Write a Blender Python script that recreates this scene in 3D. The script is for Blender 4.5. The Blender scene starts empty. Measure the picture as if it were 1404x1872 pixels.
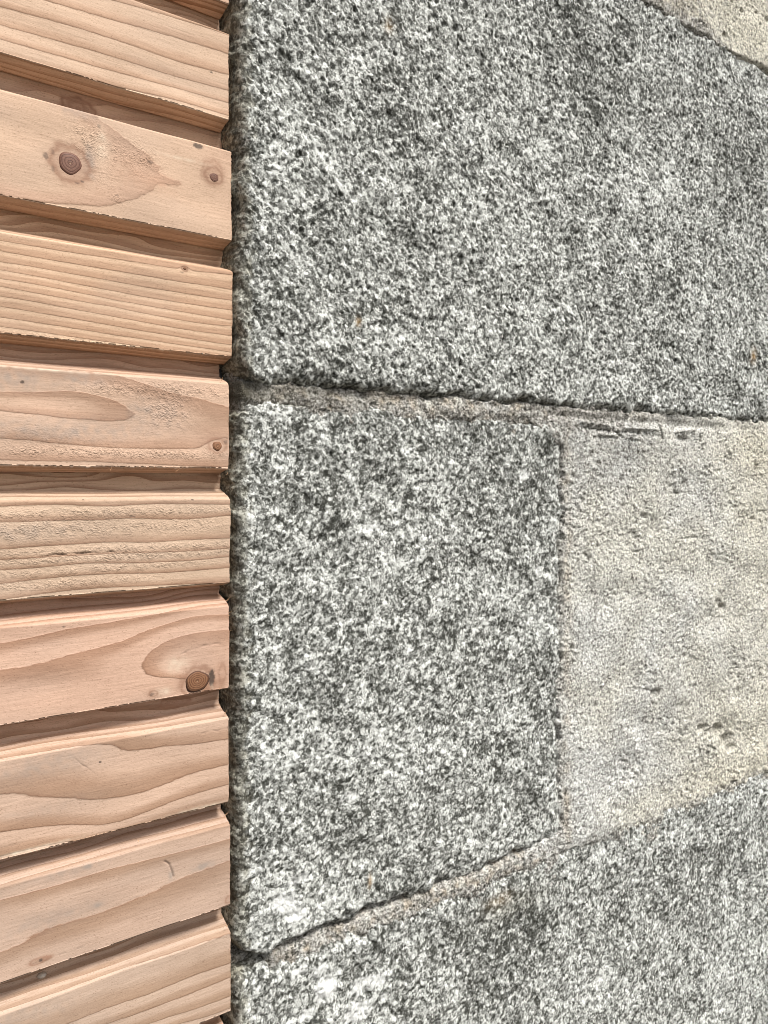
import bpy, math, random
import numpy as np

random.seed(7)
rng = np.random.default_rng(11)

# ------------------------------------------------------------------ camera, light, exposure
F, CX, HOR = 1406.0, 702.0, 885.0            # focal length and horizon of the photograph in its own pixels
CA, SA = 0.579, 0.815                        # wall direction against the view axis
DIST = 0.5109                                # camera to cladding face, metres
scene = bpy.context.scene
cam_data = bpy.data.cameras.new('camera')
cam = bpy.data.objects.new('camera', cam_data)
scene.collection.objects.link(cam)
cam.location = (0, -DIST, 0)
cam.rotation_euler = (math.radians(90), 0, -math.atan2(CA, SA))
cam_data.sensor_fit = 'HORIZONTAL'
cam_data.sensor_width = 36.0
cam_data.lens = 36.0 * F / 1404.0
cam_data.shift_y = -(936.0 - HOR) / 1404.0
cam_data.clip_start = 0.02
cam_data.clip_end = 500
scene.camera = cam

SUN_DIR = np.array([0.30, -0.84, 1.25]); SUN_DIR = SUN_DIR / np.linalg.norm(SUN_DIR)
world = bpy.data.worlds.new('World'); scene.world = world; world.use_nodes = True
wn, wl = world.node_tree.nodes, world.node_tree.links
wn.clear()
wo = wn.new('ShaderNodeOutputWorld'); bg = wn.new('ShaderNodeBackground')
sky = wn.new('ShaderNodeTexSky'); sky.sky_type = 'NISHITA'; sky.sun_disc = False
sky.sun_elevation = math.asin(SUN_DIR[2]); sky.sun_rotation = math.atan2(SUN_DIR[0], SUN_DIR[1])
sky.air_density = 1.0; sky.dust_density = 5.0; sky.ozone_density = 1.0
hs = wn.new('ShaderNodeHueSaturation'); hs.inputs['Saturation'].default_value = 0.30
bg.inputs['Strength'].default_value = 0.065
wl.new(sky.outputs[0], hs.inputs['Color']); wl.new(hs.outputs[0], bg.inputs['Color']); wl.new(bg.outputs[0], wo.inputs['Surface'])
sd = bpy.data.lights.new('sun', 'SUN'); sd.energy = 1.9; sd.angle = math.radians(14); sd.color = (1.0, 0.965, 0.91)
so = bpy.data.objects.new('sun', sd); scene.collection.objects.link(so)
so.location = (1, -2, 3)
from mathutils import Vector
so.rotation_euler = Vector(SUN_DIR).to_track_quat('Z', 'Y').to_euler()
scene.view_settings.view_transform = 'Standard'; scene.view_settings.look = 'None'
scene.view_settings.gamma = 1.0; scene.view_settings.use_curve_mapping = False
scene.view_settings.exposure = 1.0
scene.cycles.filter_width = 0.9

# ------------------------------------------------------------------ helpers
def p2w(px, py, y=0.0):
    """a measured point of the photograph -> (x, z) on the vertical plane at depth y"""
    px = np.asarray(px, float); py = np.asarray(py, float)
    dy = SA * F - CA * (px - CX); dx = CA * F + SA * (px - CX)
    t = (DIST + y) / dy
    return dx * t, -(py - HOR) * t

def sstep(a, b, x):
    t = np.clip((x - a) / (b - a), 0, 1); return t * t * (3 - 2 * t)

class Field:
    """periodic band-limited random relief on a 1024 grid"""
    def __init__(self, seed, cell, wx, wz, power=1.0, angle=0.0):
        r = np.random.default_rng(seed)
        n = 1024; self.n = n; self.cell = cell
        f = np.fft.fftfreq(n, cell)
        fx, fz = np.meshgrid(f, f)
        c, s = math.cos(angle), math.sin(angle)
        u = (fx * c + fz * s) * wx; v = (-fx * s + fz * c) * wz
        k2 = u * u + v * v
        amp = np.sqrt(k2) ** power * np.exp(-k2)
        g = np.fft.ifft2(np.fft.fft2(r.standard_normal((n, n))) * amp).real
        self.g = (g / g.std()).astype(np.float32)
    def __call__(self, x, z):
        n = self.n
        a = np.asarray(x) / self.cell; b = np.asarray(z) / self.cell
        i = np.floor(a).astype(int); j = np.floor(b).astype(int); fa = a - i; fb = b - j
        i0 = i % n; i1 = (i + 1) % n; j0 = j % n; j1 = (j + 1) % n; g = self.g
        return (g[j0, i0] * (1 - fa) + g[j0, i1] * fa) * (1 - fb) + (g[j1, i0] * (1 - fa) + g[j1, i1] * fa) * fb

def raw_mesh(name, V, quads, ngons=(), attrs=None, mat=None, parent=None, smooth=True):
    me = bpy.data.meshes.new(name)
    V = np.asarray(V, np.float32); quads = np.asarray(quads, np.int32).reshape(-1, 4)
    ng = [np.asarray(n, np.int32) for n in ngons]
    loops = np.concatenate([quads.ravel()] + ng) if ng else quads.ravel()
    sizes = np.concatenate([np.full(len(quads), 4), np.array([len(n) for n in ng], int)]) if ng else np.full(len(quads), 4)
    starts = np.concatenate([[0], np.cumsum(sizes)[:-1]])
    me.vertices.add(len(V)); me.vertices.foreach_set('co', V.ravel())
    me.loops.add(len(loops)); me.loops.foreach_set('vertex_index', loops.astype(np.int32))
    me.polygons.add(len(sizes)); me.polygons.foreach_set('loop_start', starts.astype(np.int32))
    me.polygons.foreach_set('loop_total', sizes.astype(np.int32))
    sm = np.full(len(sizes), smooth); sm[len(quads):] = False
    me.polygons.foreach_set('use_smooth', sm)
    me.update(calc_edges=True)
    for k, a in (attrs or {}).items():
        at = me.attributes.new(k, 'FLOAT', 'POINT'); at.data.foreach_set('value', np.asarray(a, np.float32).ravel())
    if mat: me.materials.append(mat)
    o = bpy.data.objects.new(name, me); scene.collection.objects.link(o)
    if parent: o.parent = parent
    return o

def tps(pts, vals, lam=1e-3):
    P = np.asarray(pts, float); n = len(P)
    d = np.linalg.norm(P[:, None] - P[None], axis=2)
    K = np.where(d > 0, d * d * np.log(np.maximum(d, 1e-9)), 0) + lam * np.eye(n)
    A = np.zeros((n + 3, n + 3)); A[:n, :n] = K
    Q = np.c_[np.ones(n), P]; A[:n, n:] = Q; A[n:, :n] = Q.T
    w = np.linalg.lstsq(A, np.r_[vals, 0, 0, 0], rcond=None)[0]
    def ev(X, Z):
        out = w[n] + w[n + 1] * X + w[n + 2] * Z
        for i in range(n):
            r2 = (X - P[i, 0]) ** 2 + (Z - P[i, 1]) ** 2
            out = out + w[i] * 0.5 * r2 * np.log(np.maximum(r2, 1e-12))
        return out
    return ev

class NT:
    """small node-tree writer"""
    def __init__(self, name):
        self.m = bpy.data.materials.new(name); self.m.use_nodes = True
        self.t = self.m.node_tree; self.t.nodes.clear()
    def n(self, typ, ins=None, **props):
        nd = self.t.nodes.new(typ)
        for k, v in props.items(): setattr(nd, k, v)
        for k, v in (ins or {}).items():
            if isinstance(v, bpy.types.NodeSocket): self.t.links.new(v, nd.inputs[k])
            else: nd.inputs[k].default_value = v
        return nd
    def math(self, op, a, b=0.0, c=None, clamp=False):
        ins = {0: a, 1: b}
        if c is not None: ins[2] = c
        return self.n('ShaderNodeMath', ins, operation=op, use_clamp=clamp).outputs[0]
    def mix(self, f, a, b, blend='MIX'):
        nd = self.n('ShaderNodeMix', None, data_type='RGBA', blend_type=blend)
        for s, v in ((0, f), (6, a), (7, b)):
            if isinstance(v, bpy.types.NodeSocket): self.t.links.new(v, nd.inputs[s])
            else: nd.inputs[s].default_value = v if s == 0 else (*v, 1)
        return nd.outputs[2]
    def ramp(self, f, stops, interp='LINEAR'):
        nd = self.n('ShaderNodeValToRGB', {0: f}); cr = nd.color_ramp; cr.interpolation = interp
        while len(cr.elements) < len(stops): cr.elements.new(0.5)
        for e, (p, c) in zip(cr.elements, stops):
            e.position = p; e.color = (*c, 1) if len(c) == 3 else c
        return nd.outputs[0]
    def attr(self, name): return self.n('ShaderNodeAttribute', attribute_name=name).outputs['Fac']
    def coords(self, scale=(1, 1, 1), rot=(0, 0, 0), loc=(0, 0, 0)):
        tc = self.n('ShaderNodeTexCoord').outputs['Object']
        return self.n('ShaderNodeMapping', {0: tc, 'Location': loc, 'Rotation': rot, 'Scale': scale}).outputs[0]
    def noise(self, vec, scale, detail=2.0, rough=0.5, dist=0.0):
        return self.n('ShaderNodeTexNoise', {'Vector': vec, 'Scale': scale, 'Detail': detail, 'Roughness': rough, 'Distortion': dist}).outputs[0]
    def out(self, color, rough=0.8, height=None, bd=0.0005, bs=1.0, spec=0.3):
        b = self.n('ShaderNodeBsdfPrincipled', {'Roughness': rough, 'Specular IOR Level': spec})
        if isinstance(color, bpy.types.NodeSocket): self.t.links.new(color, b.inputs['Base Color'])
        else: b.inputs['Base Color'].default_value = (*color, 1)
        if height is not None:
            bp = self.n('ShaderNodeBump', {'Strength': bs, 'Distance': bd, 'Height': height})
            self.t.links.new(bp.outputs[0], b.inputs['Normal'])
        o = self.n('ShaderNodeOutputMaterial'); self.t.links.new(b.outputs[0], o.inputs[0])
        self.bsdf = b
        return self.m

def gain(c, k): return tuple(min(0.9, v * k) for v in c)

# ------------------------------------------------------------------ materials
def wood_material(name, early=(0.62, 0.40, 0.265), late=(0.43, 0.225, 0.115), line=(0.25, 0.115, 0.055),
                  width=0.30, linew=0.05, strength=1.0, seed=0.0, hue=0.500):
    t = NT(name)
    g = t.attr('ring')
    fib = t.noise(t.coords((14, 60, 260), loc=(seed, 0, seed)), 4.0, 4, 0.6)       # long fibres
    g2 = t.math('ADD', g, t.math('MULTIPLY', t.math('SUBTRACT', fib, 0.5), 0.05))
    fr = t.math('FRACT', g2)
    # early wood -> late wood -> sharp dark line
    w0 = 1.0 - width
    band = t.ramp(fr, [(0.0, (0.35,) * 3), (0.025, (0.0,) * 3), (max(0.05, w0 - 0.2), (0.10,) * 3), (w0 + 0.05, (0.80,) * 3), (1 - linew, (1.0,) * 3), (1.0, (1.0,) * 3)])
    ln = t.ramp(fr, [(0.0, (0.8,) * 3), (0.02, (0.0,) * 3), (1 - linew * 1.3, (0.0,) * 3), (1 - linew * 0.3, (0.9,) * 3), (1.0, (1.0,) * 3)])
    wob = t.noise(t.coords((6, 10, 25), loc=(seed, 1, 2)), 3.0, 3, 0.6)
    late = (late[0] * 0.80, late[1] * 0.76, late[2] * 0.74); e2 = t.mix(t.math('MULTIPLY', wob, 0.55, clamp=True), early, (early[0] * 0.93, early[1] * 0.86, early[2] * 0.86))
    col = t.mix(t.math('MULTIPLY', band, strength), e2, late)
    col = t.mix(t.math('MULTIPLY', ln, t.math('MULTIPLY', wob, 1.1 * strength), clamp=True), col, line)
    # fibre streaks and pores
    st = t.ramp(t.noise(t.coords((30, 300, 900), loc=(seed, 3, 1)), 3.0, 3, 0.7), [(0.32, (0.74, 0.69, 0.64)), (0.52, (1, 1, 1)), (0.75, (1.09, 1.08, 1.07))])
    col = t.mix(0.75, col, st, 'MULTIPLY')
    sp = t.ramp(t.noise(t.coords((260, 600, 700), loc=(seed, 9, 1)), 3.0, 2, 0.6), [(0.28, (0.60, 0.53, 0.46)), (0.40, (1, 1, 1)), (0.62, (1, 1, 1)), (0.74, (1.12, 1.12, 1.12))])
    col = t.mix(1.0, col, sp, 'MULTIPLY')
    # weather grey, torn pores, knot halo, edge grime, bark
    gr = t.math('MULTIPLY', t.attr('stain'), t.math('ADD', wob, 0.35), clamp=True)
    col = t.mix(gr, col, (0.36, 0.285, 0.235))
    col = t.mix(t.math('MULTIPLY', t.attr('pink'), 0.8, clamp=True), col, (0.56, 0.31, 0.19))
    col = t.mix(t.attr('halo'), col, (0.30, 0.14, 0.075))
    col = t.mix(t.attr('spot'), col, (0.09, 0.06, 0.045))
    col = t.mix(t.attr('pale'), col, (0.74, 0.60, 0.44))
    torn = t.attr('torn')
    tn = t.noise(t.coords((330, 600, 800), loc=(seed, 4, 7)), 2.2, 2, 0.5)
    h = t.math('ADD', t.math('MULTIPLY', fib, 0.08), t.math('MULTIPLY', t.noise(t.coords((120, 400, 1200)), 3.0, 2), 0.22))
    h = t.math('ADD', h, t.math('MULTIPLY', t.math('MULTIPLY', tn, torn), 1.6))
    h = t.math('ADD', h, t.math('MULTIPLY', band, 0.35))
    hsv = t.n('ShaderNodeHueSaturation', {'Hue': hue, 'Saturation': 0.87, 'Value': 1.02, 'Color': col})
    return t.out(hsv.outputs[0], 0.72, h, 0.0004, 0.8, 0.25)

def knot_material(name, core, ring, rim, scale, squash=1.0):
    t = NT(name)
    v = t.coords()
    r = t.attr('rad')
    n = t.noise(v, 120, 3, 0.6)
    rr = t.math('ADD', r, t.math('MULTIPLY', t.math('SUBTRACT', n, 0.5), 0.10))
    big = t.noise(v, 55, 2, 0.5)
    rr = t.math('ADD', rr, t.math('MULTIPLY', t.math('SUBTRACT', big, 0.5), 0.35))
    fr = t.math('FRACT', t.math('MULTIPLY', rr, scale))
    b = t.ramp(fr, [(0, (0,) * 3), (0.55, (0.15,) * 3), (0.9, (1,) * 3), (1, (0,) * 3)])
    col = t.mix(b, core, ring)
    col = t.mix(t.ramp(r, [(0.72, (0,) * 3), (0.93, (1,) * 3)]), col, rim)
    col = t.mix(0.5, col, t.ramp(t.noise(v, 900, 3, 0.7), [(0.3, (0.6,) * 3), (0.6, (1.1,) * 3)]), 'MULTIPLY')
    col = t.mix(t.ramp(r, [(0.0, (1,) * 3), (0.06, (0,) * 3)]), col, (0.5, 0.36, 0.22))
    return t.out(col, 0.6, t.math('ADD', t.math('MULTIPLY', b, -0.5), n), 0.0004, 0.7, 0.3)

def granite_material(name, rot, loc, warm=0.0, contrast=1.0):
    t = NT(name)
    v = t.coords((1, 1, 1), rot, loc)
    jit = t.n('ShaderNodeVectorMath', {0: t.n('ShaderNodeTexNoise', {'Vector': v, 'Scale': 420.0, 'Detail': 2.0}).outputs['Color'], 1: (0.0016, 0.0016, 0.0016)}, operation='MULTIPLY').outputs[0]
    vj = t.n('ShaderNodeVectorMath', {0: v, 1: jit}, operation='ADD').outputs[0]
    va = t.n('ShaderNodeTexVoronoi', {'Vector': vj, 'Scale': 360.0, 'Randomness': 1.0})
    vb = t.n('ShaderNodeTexVoronoi', {'Vector': vj, 'Scale': 750.0, 'Randomness': 1.0})
    ra = t.n('ShaderNodeSeparateColor', {0: va.outputs['Color']}).outputs[0]
    rb = t.n('ShaderNodeSeparateColor', {0: vb.outputs['Color']}).outputs[1]
    vc = t.n('ShaderNodeTexVoronoi', {'Vector': vj, 'Scale': 210.0, 'Randomness': 1.0})
    rc = t.n('ShaderNodeSeparateColor', {0: vc.outputs['Color']}).outputs[0]
    n1 = t.noise(v, 260, 3, 0.65)
    n2 = t.noise(v, 55, 4, 0.6)
    n3 = t.noise(v, 9, 3, 0.6)
    def c(s, k): return t.math('MULTIPLY', t.math('SUBTRACT', s, 0.5), k * contrast)
    g = t.math('ADD', t.math('ADD', t.math('ADD', c(ra, 0.44), c(rc, 0.24)), c(rb, 0.38)), t.math('ADD', c(n1, 0.75), c(n2, 0.40)))
    g = t.math('ADD', g, c(n3, 0.22))
    g = t.math('ADD', g, t.math('MULTIPLY', t.attr('tone'), 0.10))
    g = t.math('ADD', g, t.math('MULTIPLY', t.attr('pit'), -0.06))
    g = t.math('ADD', g, 0.548)
    col = t.ramp(g, [(0.18, (0.040, 0.041, 0.034)), (0.36, (0.112, 0.115, 0.103)), (0.50, (0.238, 0.243, 0.228)), (0.62, (0.41, 0.42, 0.395)), (0.82, (0.72, 0.735, 0.705))])
    col = t.mix(t.math('MULTIPLY', t.attr('pale'), t.math('ADD', n1, 0.45), clamp=True), col, (0.76, 0.77, 0.75))
    dn = t.math('MULTIPLY', t.attr('dirt_dark'), t.math('ADD', n2, 0.45), clamp=True)
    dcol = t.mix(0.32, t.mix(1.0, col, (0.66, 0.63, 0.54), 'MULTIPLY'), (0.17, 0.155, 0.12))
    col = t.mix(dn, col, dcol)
    col = t.mix(t.math('MULTIPLY', t.attr('rust'), t.math('ADD', n1, 0.3), clamp=True), col, (0.30, 0.18, 0.06))
    h = t.math('ADD', t.math('MULTIPLY', n1, 0.8), t.math('MULTIPLY', ra, 0.22))
    h = t.math('ADD', h, t.math('MULTIPLY', t.noise(v, 700, 2, 0.6), 0.5))
    return t.out(col, 0.8, h, 0.0011, 0.9, 0.35)

def mortar_material(name):
    t = NT(name)
    v = t.coords()
    n1 = t.noise(v, 360, 4, 0.8); n2 = t.noise(v, 70, 3, 0.6); n3 = t.noise(v, 8, 3, 0.6); n0 = t.noise(v, 1100, 2, 0.6)
    va = t.n('ShaderNodeTexVoronoi', {'Vector': v, 'Scale': 620.0}); ra = t.n('ShaderNodeSeparateColor', {0: va.outputs['Color']}).outputs[0]
    base = t.mix(t.ramp(n3, [(0.40, (0,) * 3), (0.62, (1,) * 3)]), (0.68, 0.68, 0.655), (0.70, 0.685, 0.62))
    base = t.mix(t.math('MULTIPLY', t.attr('ochre'), 1.0, clamp=True), base, (0.50, 0.435, 0.345))
    base = t.mix(t.math('MULTIPLY', t.attr('yellow'), 0.7, clamp=True), base, (0.74, 0.69, 0.56))
    def c(s, k): return t.math('MULTIPLY', t.math('SUBTRACT', s, 0.5), k)
    g = t.math('ADD', t.math('ADD', c(n1, 1.5), c(ra, 0.34)), t.math('ADD', c(n2, 0.30), c(n0, 0.8)))
    g = t.math('ADD', g, 0.64)
    g = t.math('ADD', g, t.math('MULTIPLY', t.attr('wash'), -0.06))
    sp = t.ramp(g, [(0.26, (0.10, 0.095, 0.085)), (0.44, (0.42, 0.41, 0.39)), (0.57, (0.84, 0.84, 0.83)), (0.68, (1.1, 1.1, 1.1)), (0.85, (1.4, 1.4, 1.4))])
    col = t.mix(1.0, base, sp, 'MULTIPLY')
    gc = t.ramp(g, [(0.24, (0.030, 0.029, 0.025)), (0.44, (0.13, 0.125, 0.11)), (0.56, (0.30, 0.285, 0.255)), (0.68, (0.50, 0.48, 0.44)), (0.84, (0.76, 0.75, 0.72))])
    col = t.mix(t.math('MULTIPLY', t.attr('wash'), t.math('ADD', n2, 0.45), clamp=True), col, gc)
    dn = t.math('MULTIPLY', t.attr('dirt_dark'), t.math('ADD', n2, 0.45), clamp=True)
    col = t.mix(dn, col, (0.12, 0.11, 0.085))
    h = t.math('ADD', n1, t.math('MULTIPLY', n0, 0.5))
    return t.out(col, 0.9, h, 0.0026, 1.0, 0.15)

# ------------------------------------------------------------------ setting: the ground below the frame
gt = NT('bare_soil')
gv = gt.coords()
gmat = gt.out(gt.ramp(gt.noise(gv, 60, 4, 0.7), [(0.3, (0.05, 0.045, 0.035)), (0.7, (0.13, 0.12, 0.10))]), 0.95, gt.noise(gv, 80, 3), 0.01, 0.8, 0.1)
GZ = -0.86
ground = raw_mesh('ground', [(-150, -150, GZ), (150, -150, GZ), (150, 150, GZ), (-150, 150, GZ)], [(0, 1, 2, 3)], mat=gmat, smooth=False)
ground['kind'] = 'structure'

# ------------------------------------------------------------------ the granite wall
wall = bpy.data.objects.new('stone_wall', None); scene.collection.objects.link(wall)
wall.location = (0, 0, 0)
wall['label'] = 'grey granite block wall with rough pale mortar between the stones'
wall['category'] = 'wall'

fA = Field(1, 0.001, 0.0035, 0.0035, 1.0)          # coarse grains standing proud
fB = Field(2, 0.001, 0.011, 0.011, 1.0)            # hollows
fC = Field(3, 0.001, 0.06, 0.06, 1.0)              # waviness
fS = Field(4, 0.001, 0.010, 0.0035, 1.0, math.radians(-50))   # slanting tool marks
fE = Field(5, 0.001, 0.020, 0.020, 0.6)            # outline wander
fP = Field(6, 0.001, 0.005, 0.005, 1.0)
fM = Field(8, 0.001, 0.004, 0.004, 1.0)
fM2 = Field(9, 0.001, 0.012, 0.009, 1.0, math.radians(-25))

def axis(a, b, fa, fb, s0, s1, grow=1.25):
    """samples from a to b, fine between fa and fb (step s0 .. s1), growing outside"""
    mid = [fa]
    while mid[-1] < fb:
        k = (mid[-1] - fa) / max(fb - fa, 1e-6); mid.append(mid[-1] + s0 + (s1 - s0) * k)
    left = []; p, s = fa, s0
    while p > a: s *= grow; p -= min(s, 0.06); left.append(max(p, a))
    right = []; p, s = mid[-1], s1
    while p < b: s *= grow; p += min(s, 0.06); right.append(min(p, b))
    return np.array(left[::-1] + mid + right)

def blobs(x, z, lst):
    out = np.zeros_like(x)
    for (px, py, rx, ry, a) in lst:
        bx, bz = p2w(px, py); ex, _ = p2w(px + rx, py); _, ez = p2w(px, py - ry)
        out += a * np.exp(-(((x - bx) / (ex - bx)) ** 2 + ((z - bz) / (ez - bz)) ** 2))
    return out

def grid_faces(nx, nz):
    i = np.arange(nz - 1)[:, None] * nx + np.arange(nx - 1)[None]
    return np.stack([i, i + 1, i + nx + 1, i + nx], -1).reshape(-1, 4)

def close_back(V, nx, nz, back):
    """side walls and a back for a relief sheet"""
    b = np.concatenate([np.arange(nx), np.arange(1, nz) * nx + nx - 1, (nz - 1) * nx + np.arange(nx - 2, -1, -1), np.arange(nz - 2, 0, -1) * nx])
    n0 = len(V); W = V[b].copy(); W[:, 1] = back
    k = np.arange(len(b)); k2 = (k + 1) % len(b)
    q = np.stack([b[k2], b[k], n0 + k, n0 + k2], -1)
    return np.concatenate([V, W]), q, (n0 + k)[::-1]

def granite_block(xl, xr, zb, zt, yf, mat, fine, R=0.014, Rd=0.020, corner=0.016, tool=0.0, seed=0.0, tone=(), pale=(), rust=(), dirt_dark=(), gouge=(), extra=None, wander=0.0016):
    m = 0.005
    xs = axis(xl - m, xr + m, max(xl - m, fine[0]), min(xr + m, fine[1]), fine[4], fine[5])
    zs = axis(zb - m, zt + m, max(zb - m, fine[2]), min(zt + m, fine[3]), 0.00105, 0.00105)
    X, Z = np.meshgrid(xs, zs)
    sx = X + seed; sz = Z + seed * 1.7
    e1 = fE(sx, sz) * wander + fP(sx * 1, sz) * wander * 0.35
    zb2 = zb + (extra(X) if extra else 0)
    dx = np.minimum(X - xl, xr - X + (0.0022 * fC(X, Z * 0.7 + seed) if xr < 1 else 0)) + e1 * 0.6; dz = np.minimum(Z - zb2, zt - Z) + e1
    ax = np.maximum(corner - dx, 0); az = np.maximum(corner - dz, 0)
    d = np.where((ax > 0) & (az > 0), corner - np.sqrt(ax ** 2 + az ** 2), np.minimum(dx, dz))
    q = 1 - np.clip(d / np.where(X < xl + 0.03, R * 0.65, R), 0, 1)
    Rd = np.where((X > xr - 0.02) & (xr < 1), np.minimum(Rd, 0.0042), Rd)
    prof = Rd * (1 - np.sqrt(np.clip(1 - q ** 2.2, 0, 1)))
    back = np.where(d < 0, np.minimum(-d * 5, 0.05), 0)
    A = fA(sx, sz); B = fB(sx, sz)
    rel = 0.00028 * A + 0.00042 * B + 0.0009 * fC(sx, sz) + tool * 0.00034 * fS(sx, sz)
    pit = np.clip(-(A * 0.6 + B * 0.5 + tool * 0.5 * fS(sx, sz)), 0, 3)
    rel -= 0.0003 * np.clip(pit - 0.8, 0, 2)
    g = np.zeros_like(X)
    for (px, py, rx, ry, dep) in gouge:
        bx, bz = p2w(px, py); ex, _ = p2w(px + rx, py); _, ez = p2w(px, py - ry)
        g += dep * np.exp(-(((X - bx) / (ex - bx)) ** 2 + ((Z - bz) / (ez - bz)) ** 2) ** 1.5)
    Y = yf + prof + back - rel * (1 - 0.35 * q) + g
    V = np.stack([X, Y, Z], -1).reshape(-1, 3)
    nx, nz = len(xs), len(zs)
    V2, sq, cap = close_back(V, nx, nz, 0.30)
    extra_n = len(V2) - len(V)
    pad = lambda a: np.concatenate([np.asarray(a, float).ravel(), np.zeros(extra_n)])
    edge = np.clip(q, 0, 1)
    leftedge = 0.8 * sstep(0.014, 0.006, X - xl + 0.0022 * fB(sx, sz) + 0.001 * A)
    dr = np.clip(0.95 * leftedge + 0.6 * sstep(0.55, 1.0, edge) + blobs(X, Z, dirt_dark), 0, 1.2)
    at = {'tone': pad(0.35 * fE(sx * 0.7, sz * 0.7) + blobs(X, Z, tone)), 'pit': pad(pit), 'pale': pad(np.clip(sstep(0.25, 0.55, blobs(X, Z, pale) * (1 + 0.45 * A)) , 0, 1) * 0.9),
          'rust': pad(np.clip(blobs(X, Z, rust), 0, 1)), 'dirt_dark': pad(dr)}
    return raw_mesh('granite_block', V2, np.concatenate([grid_faces(nx, nz), sq]), [cap], at, mat, wall)

XL = 0.2302
g1 = granite_material('granite_upper', (0.3, 0.2, 0.9), (0, 0, 0))
g2 = granite_material('granite_quoin', (0.9, 0.1, 0.2), (3, 1, 2))
g3 = granite_material('granite_lower', (0.2, 0.7, 0.4), (7, 5, 1))
b1 = granite_block(XL, 1.55, 0.073, 0.518, -0.0085, g1, (0.2, 1.02, -0.1, 0.53, 0.0008, 0.0016), R=0.013, tool=1.0, seed=0.31,
    tone=[(1060, 130, 70, 110, -1.3), (1100, 250, 60, 60, -0.8), (1180, 330, 110, 90, 0.7), (900, 420, 120, 60, 0.5), (700, 190, 60, 60, -0.8),
          (520, 250, 60, 120, 0.7), (1330, 330, 60, 120, -0.9), (740, 640, 90, 40, 0.6), (560, 420, 60, 70, -0.4), (1150, 60, 40, 40, -0.9), (960, 640, 150, 50, 0.3)],
    rust=[(645, 592, 5, 8, 0.9), (1367, 652, 5, 12, 0.9), (700, 55, 9, 14, 0.5)],
    gouge=[(1150, 440, 8, 14, 0.003), (985, 100, 10, 10, 0.002), (1165, 768, 60, 7, 0.005)])
b2 = granite_block(XL, 0.5715, -0.3460, 0.064, -0.0035, g2, (0.2, 0.6, -0.40, 0.1, 0.0008, 0.0011), R=0.012, corner=0.028, tool=0.15, seed=0.77,
    tone=[(640, 1470, 90, 60, -0.9), (900, 850, 90, 60, -0.9), (980, 900, 30, 100, -1.0), (990, 1250, 40, 90, -0.6), (600, 850, 40, 50, -0.7), (540, 1650, 70, 70, 0.9),
          (800, 1350, 150, 90, 0.35), (700, 1000, 100, 60, 0.4), (970, 1440, 40, 40, -0.5), (520, 1400, 50, 80, 0.5), (620, 770, 120, 30, -0.2)],
    pale=[(952, 868, 8, 10, 0.9), (675, 965, 22, 8, 0.8), (980, 1043, 9, 9, 1.0), (735, 825, 10, 8, 0.7), (635, 1455, 18, 10, 0.8), (545, 1600, 22, 10, 0.7), (515, 1645, 26, 18, 0.8), (540, 1665, 20, 14, 0.7)],
    rust=[(672, 1608, 4, 12, 1.0), (560, 735, 60, 8, 0.25)])
b3 = granite_block(XL, 1.60, GZ, -0.3535, -0.0045, g3, (0.2, 1.02, -0.64, -0.3, 0.0008, 0.0016), R=0.010, corner=0.010, tool=0.35, seed=1.23,
    tone=[(950, 1690, 80, 60, -1.5), (900, 1780, 60, 50, -0.9), (1250, 1560, 120, 30, -0.7), (1080, 1800, 60, 50, 1.3), (1350, 1750, 60, 100, 0.9), (1150, 1600, 110, 40, 0.6), (700, 1760, 120, 40, -0.5), (1020, 1590, 90, 20, 0.8)],
    pale=[(1050, 1790, 40, 26, .30), (1320, 1780, 30, 50, .25), (1090, 1560, 18, 22, .35), (591, 1803, 17, 19, 1.4), (655, 1797, 22, 14, 1.0), (690, 1785, 14, 10, 0.9), (581, 1768, 16, 10, 1.1), (540, 1772, 14, 10, 1.0), (648, 1845, 24, 15, 1.3), (555, 1850, 14, 12, 0.9), (695, 1815, 8, 8, 0.7), (465, 1800, 8, 20, 0.5)],
    rust=[(905, 1640, 20, 12, 0.35)], dirt_dark=[(930, 1650, 60, 25, 0.5)], gouge=[(1352, 1606, 6, 18, 0.004), (1066, 1590, 5, 18, 0.002)])

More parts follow.
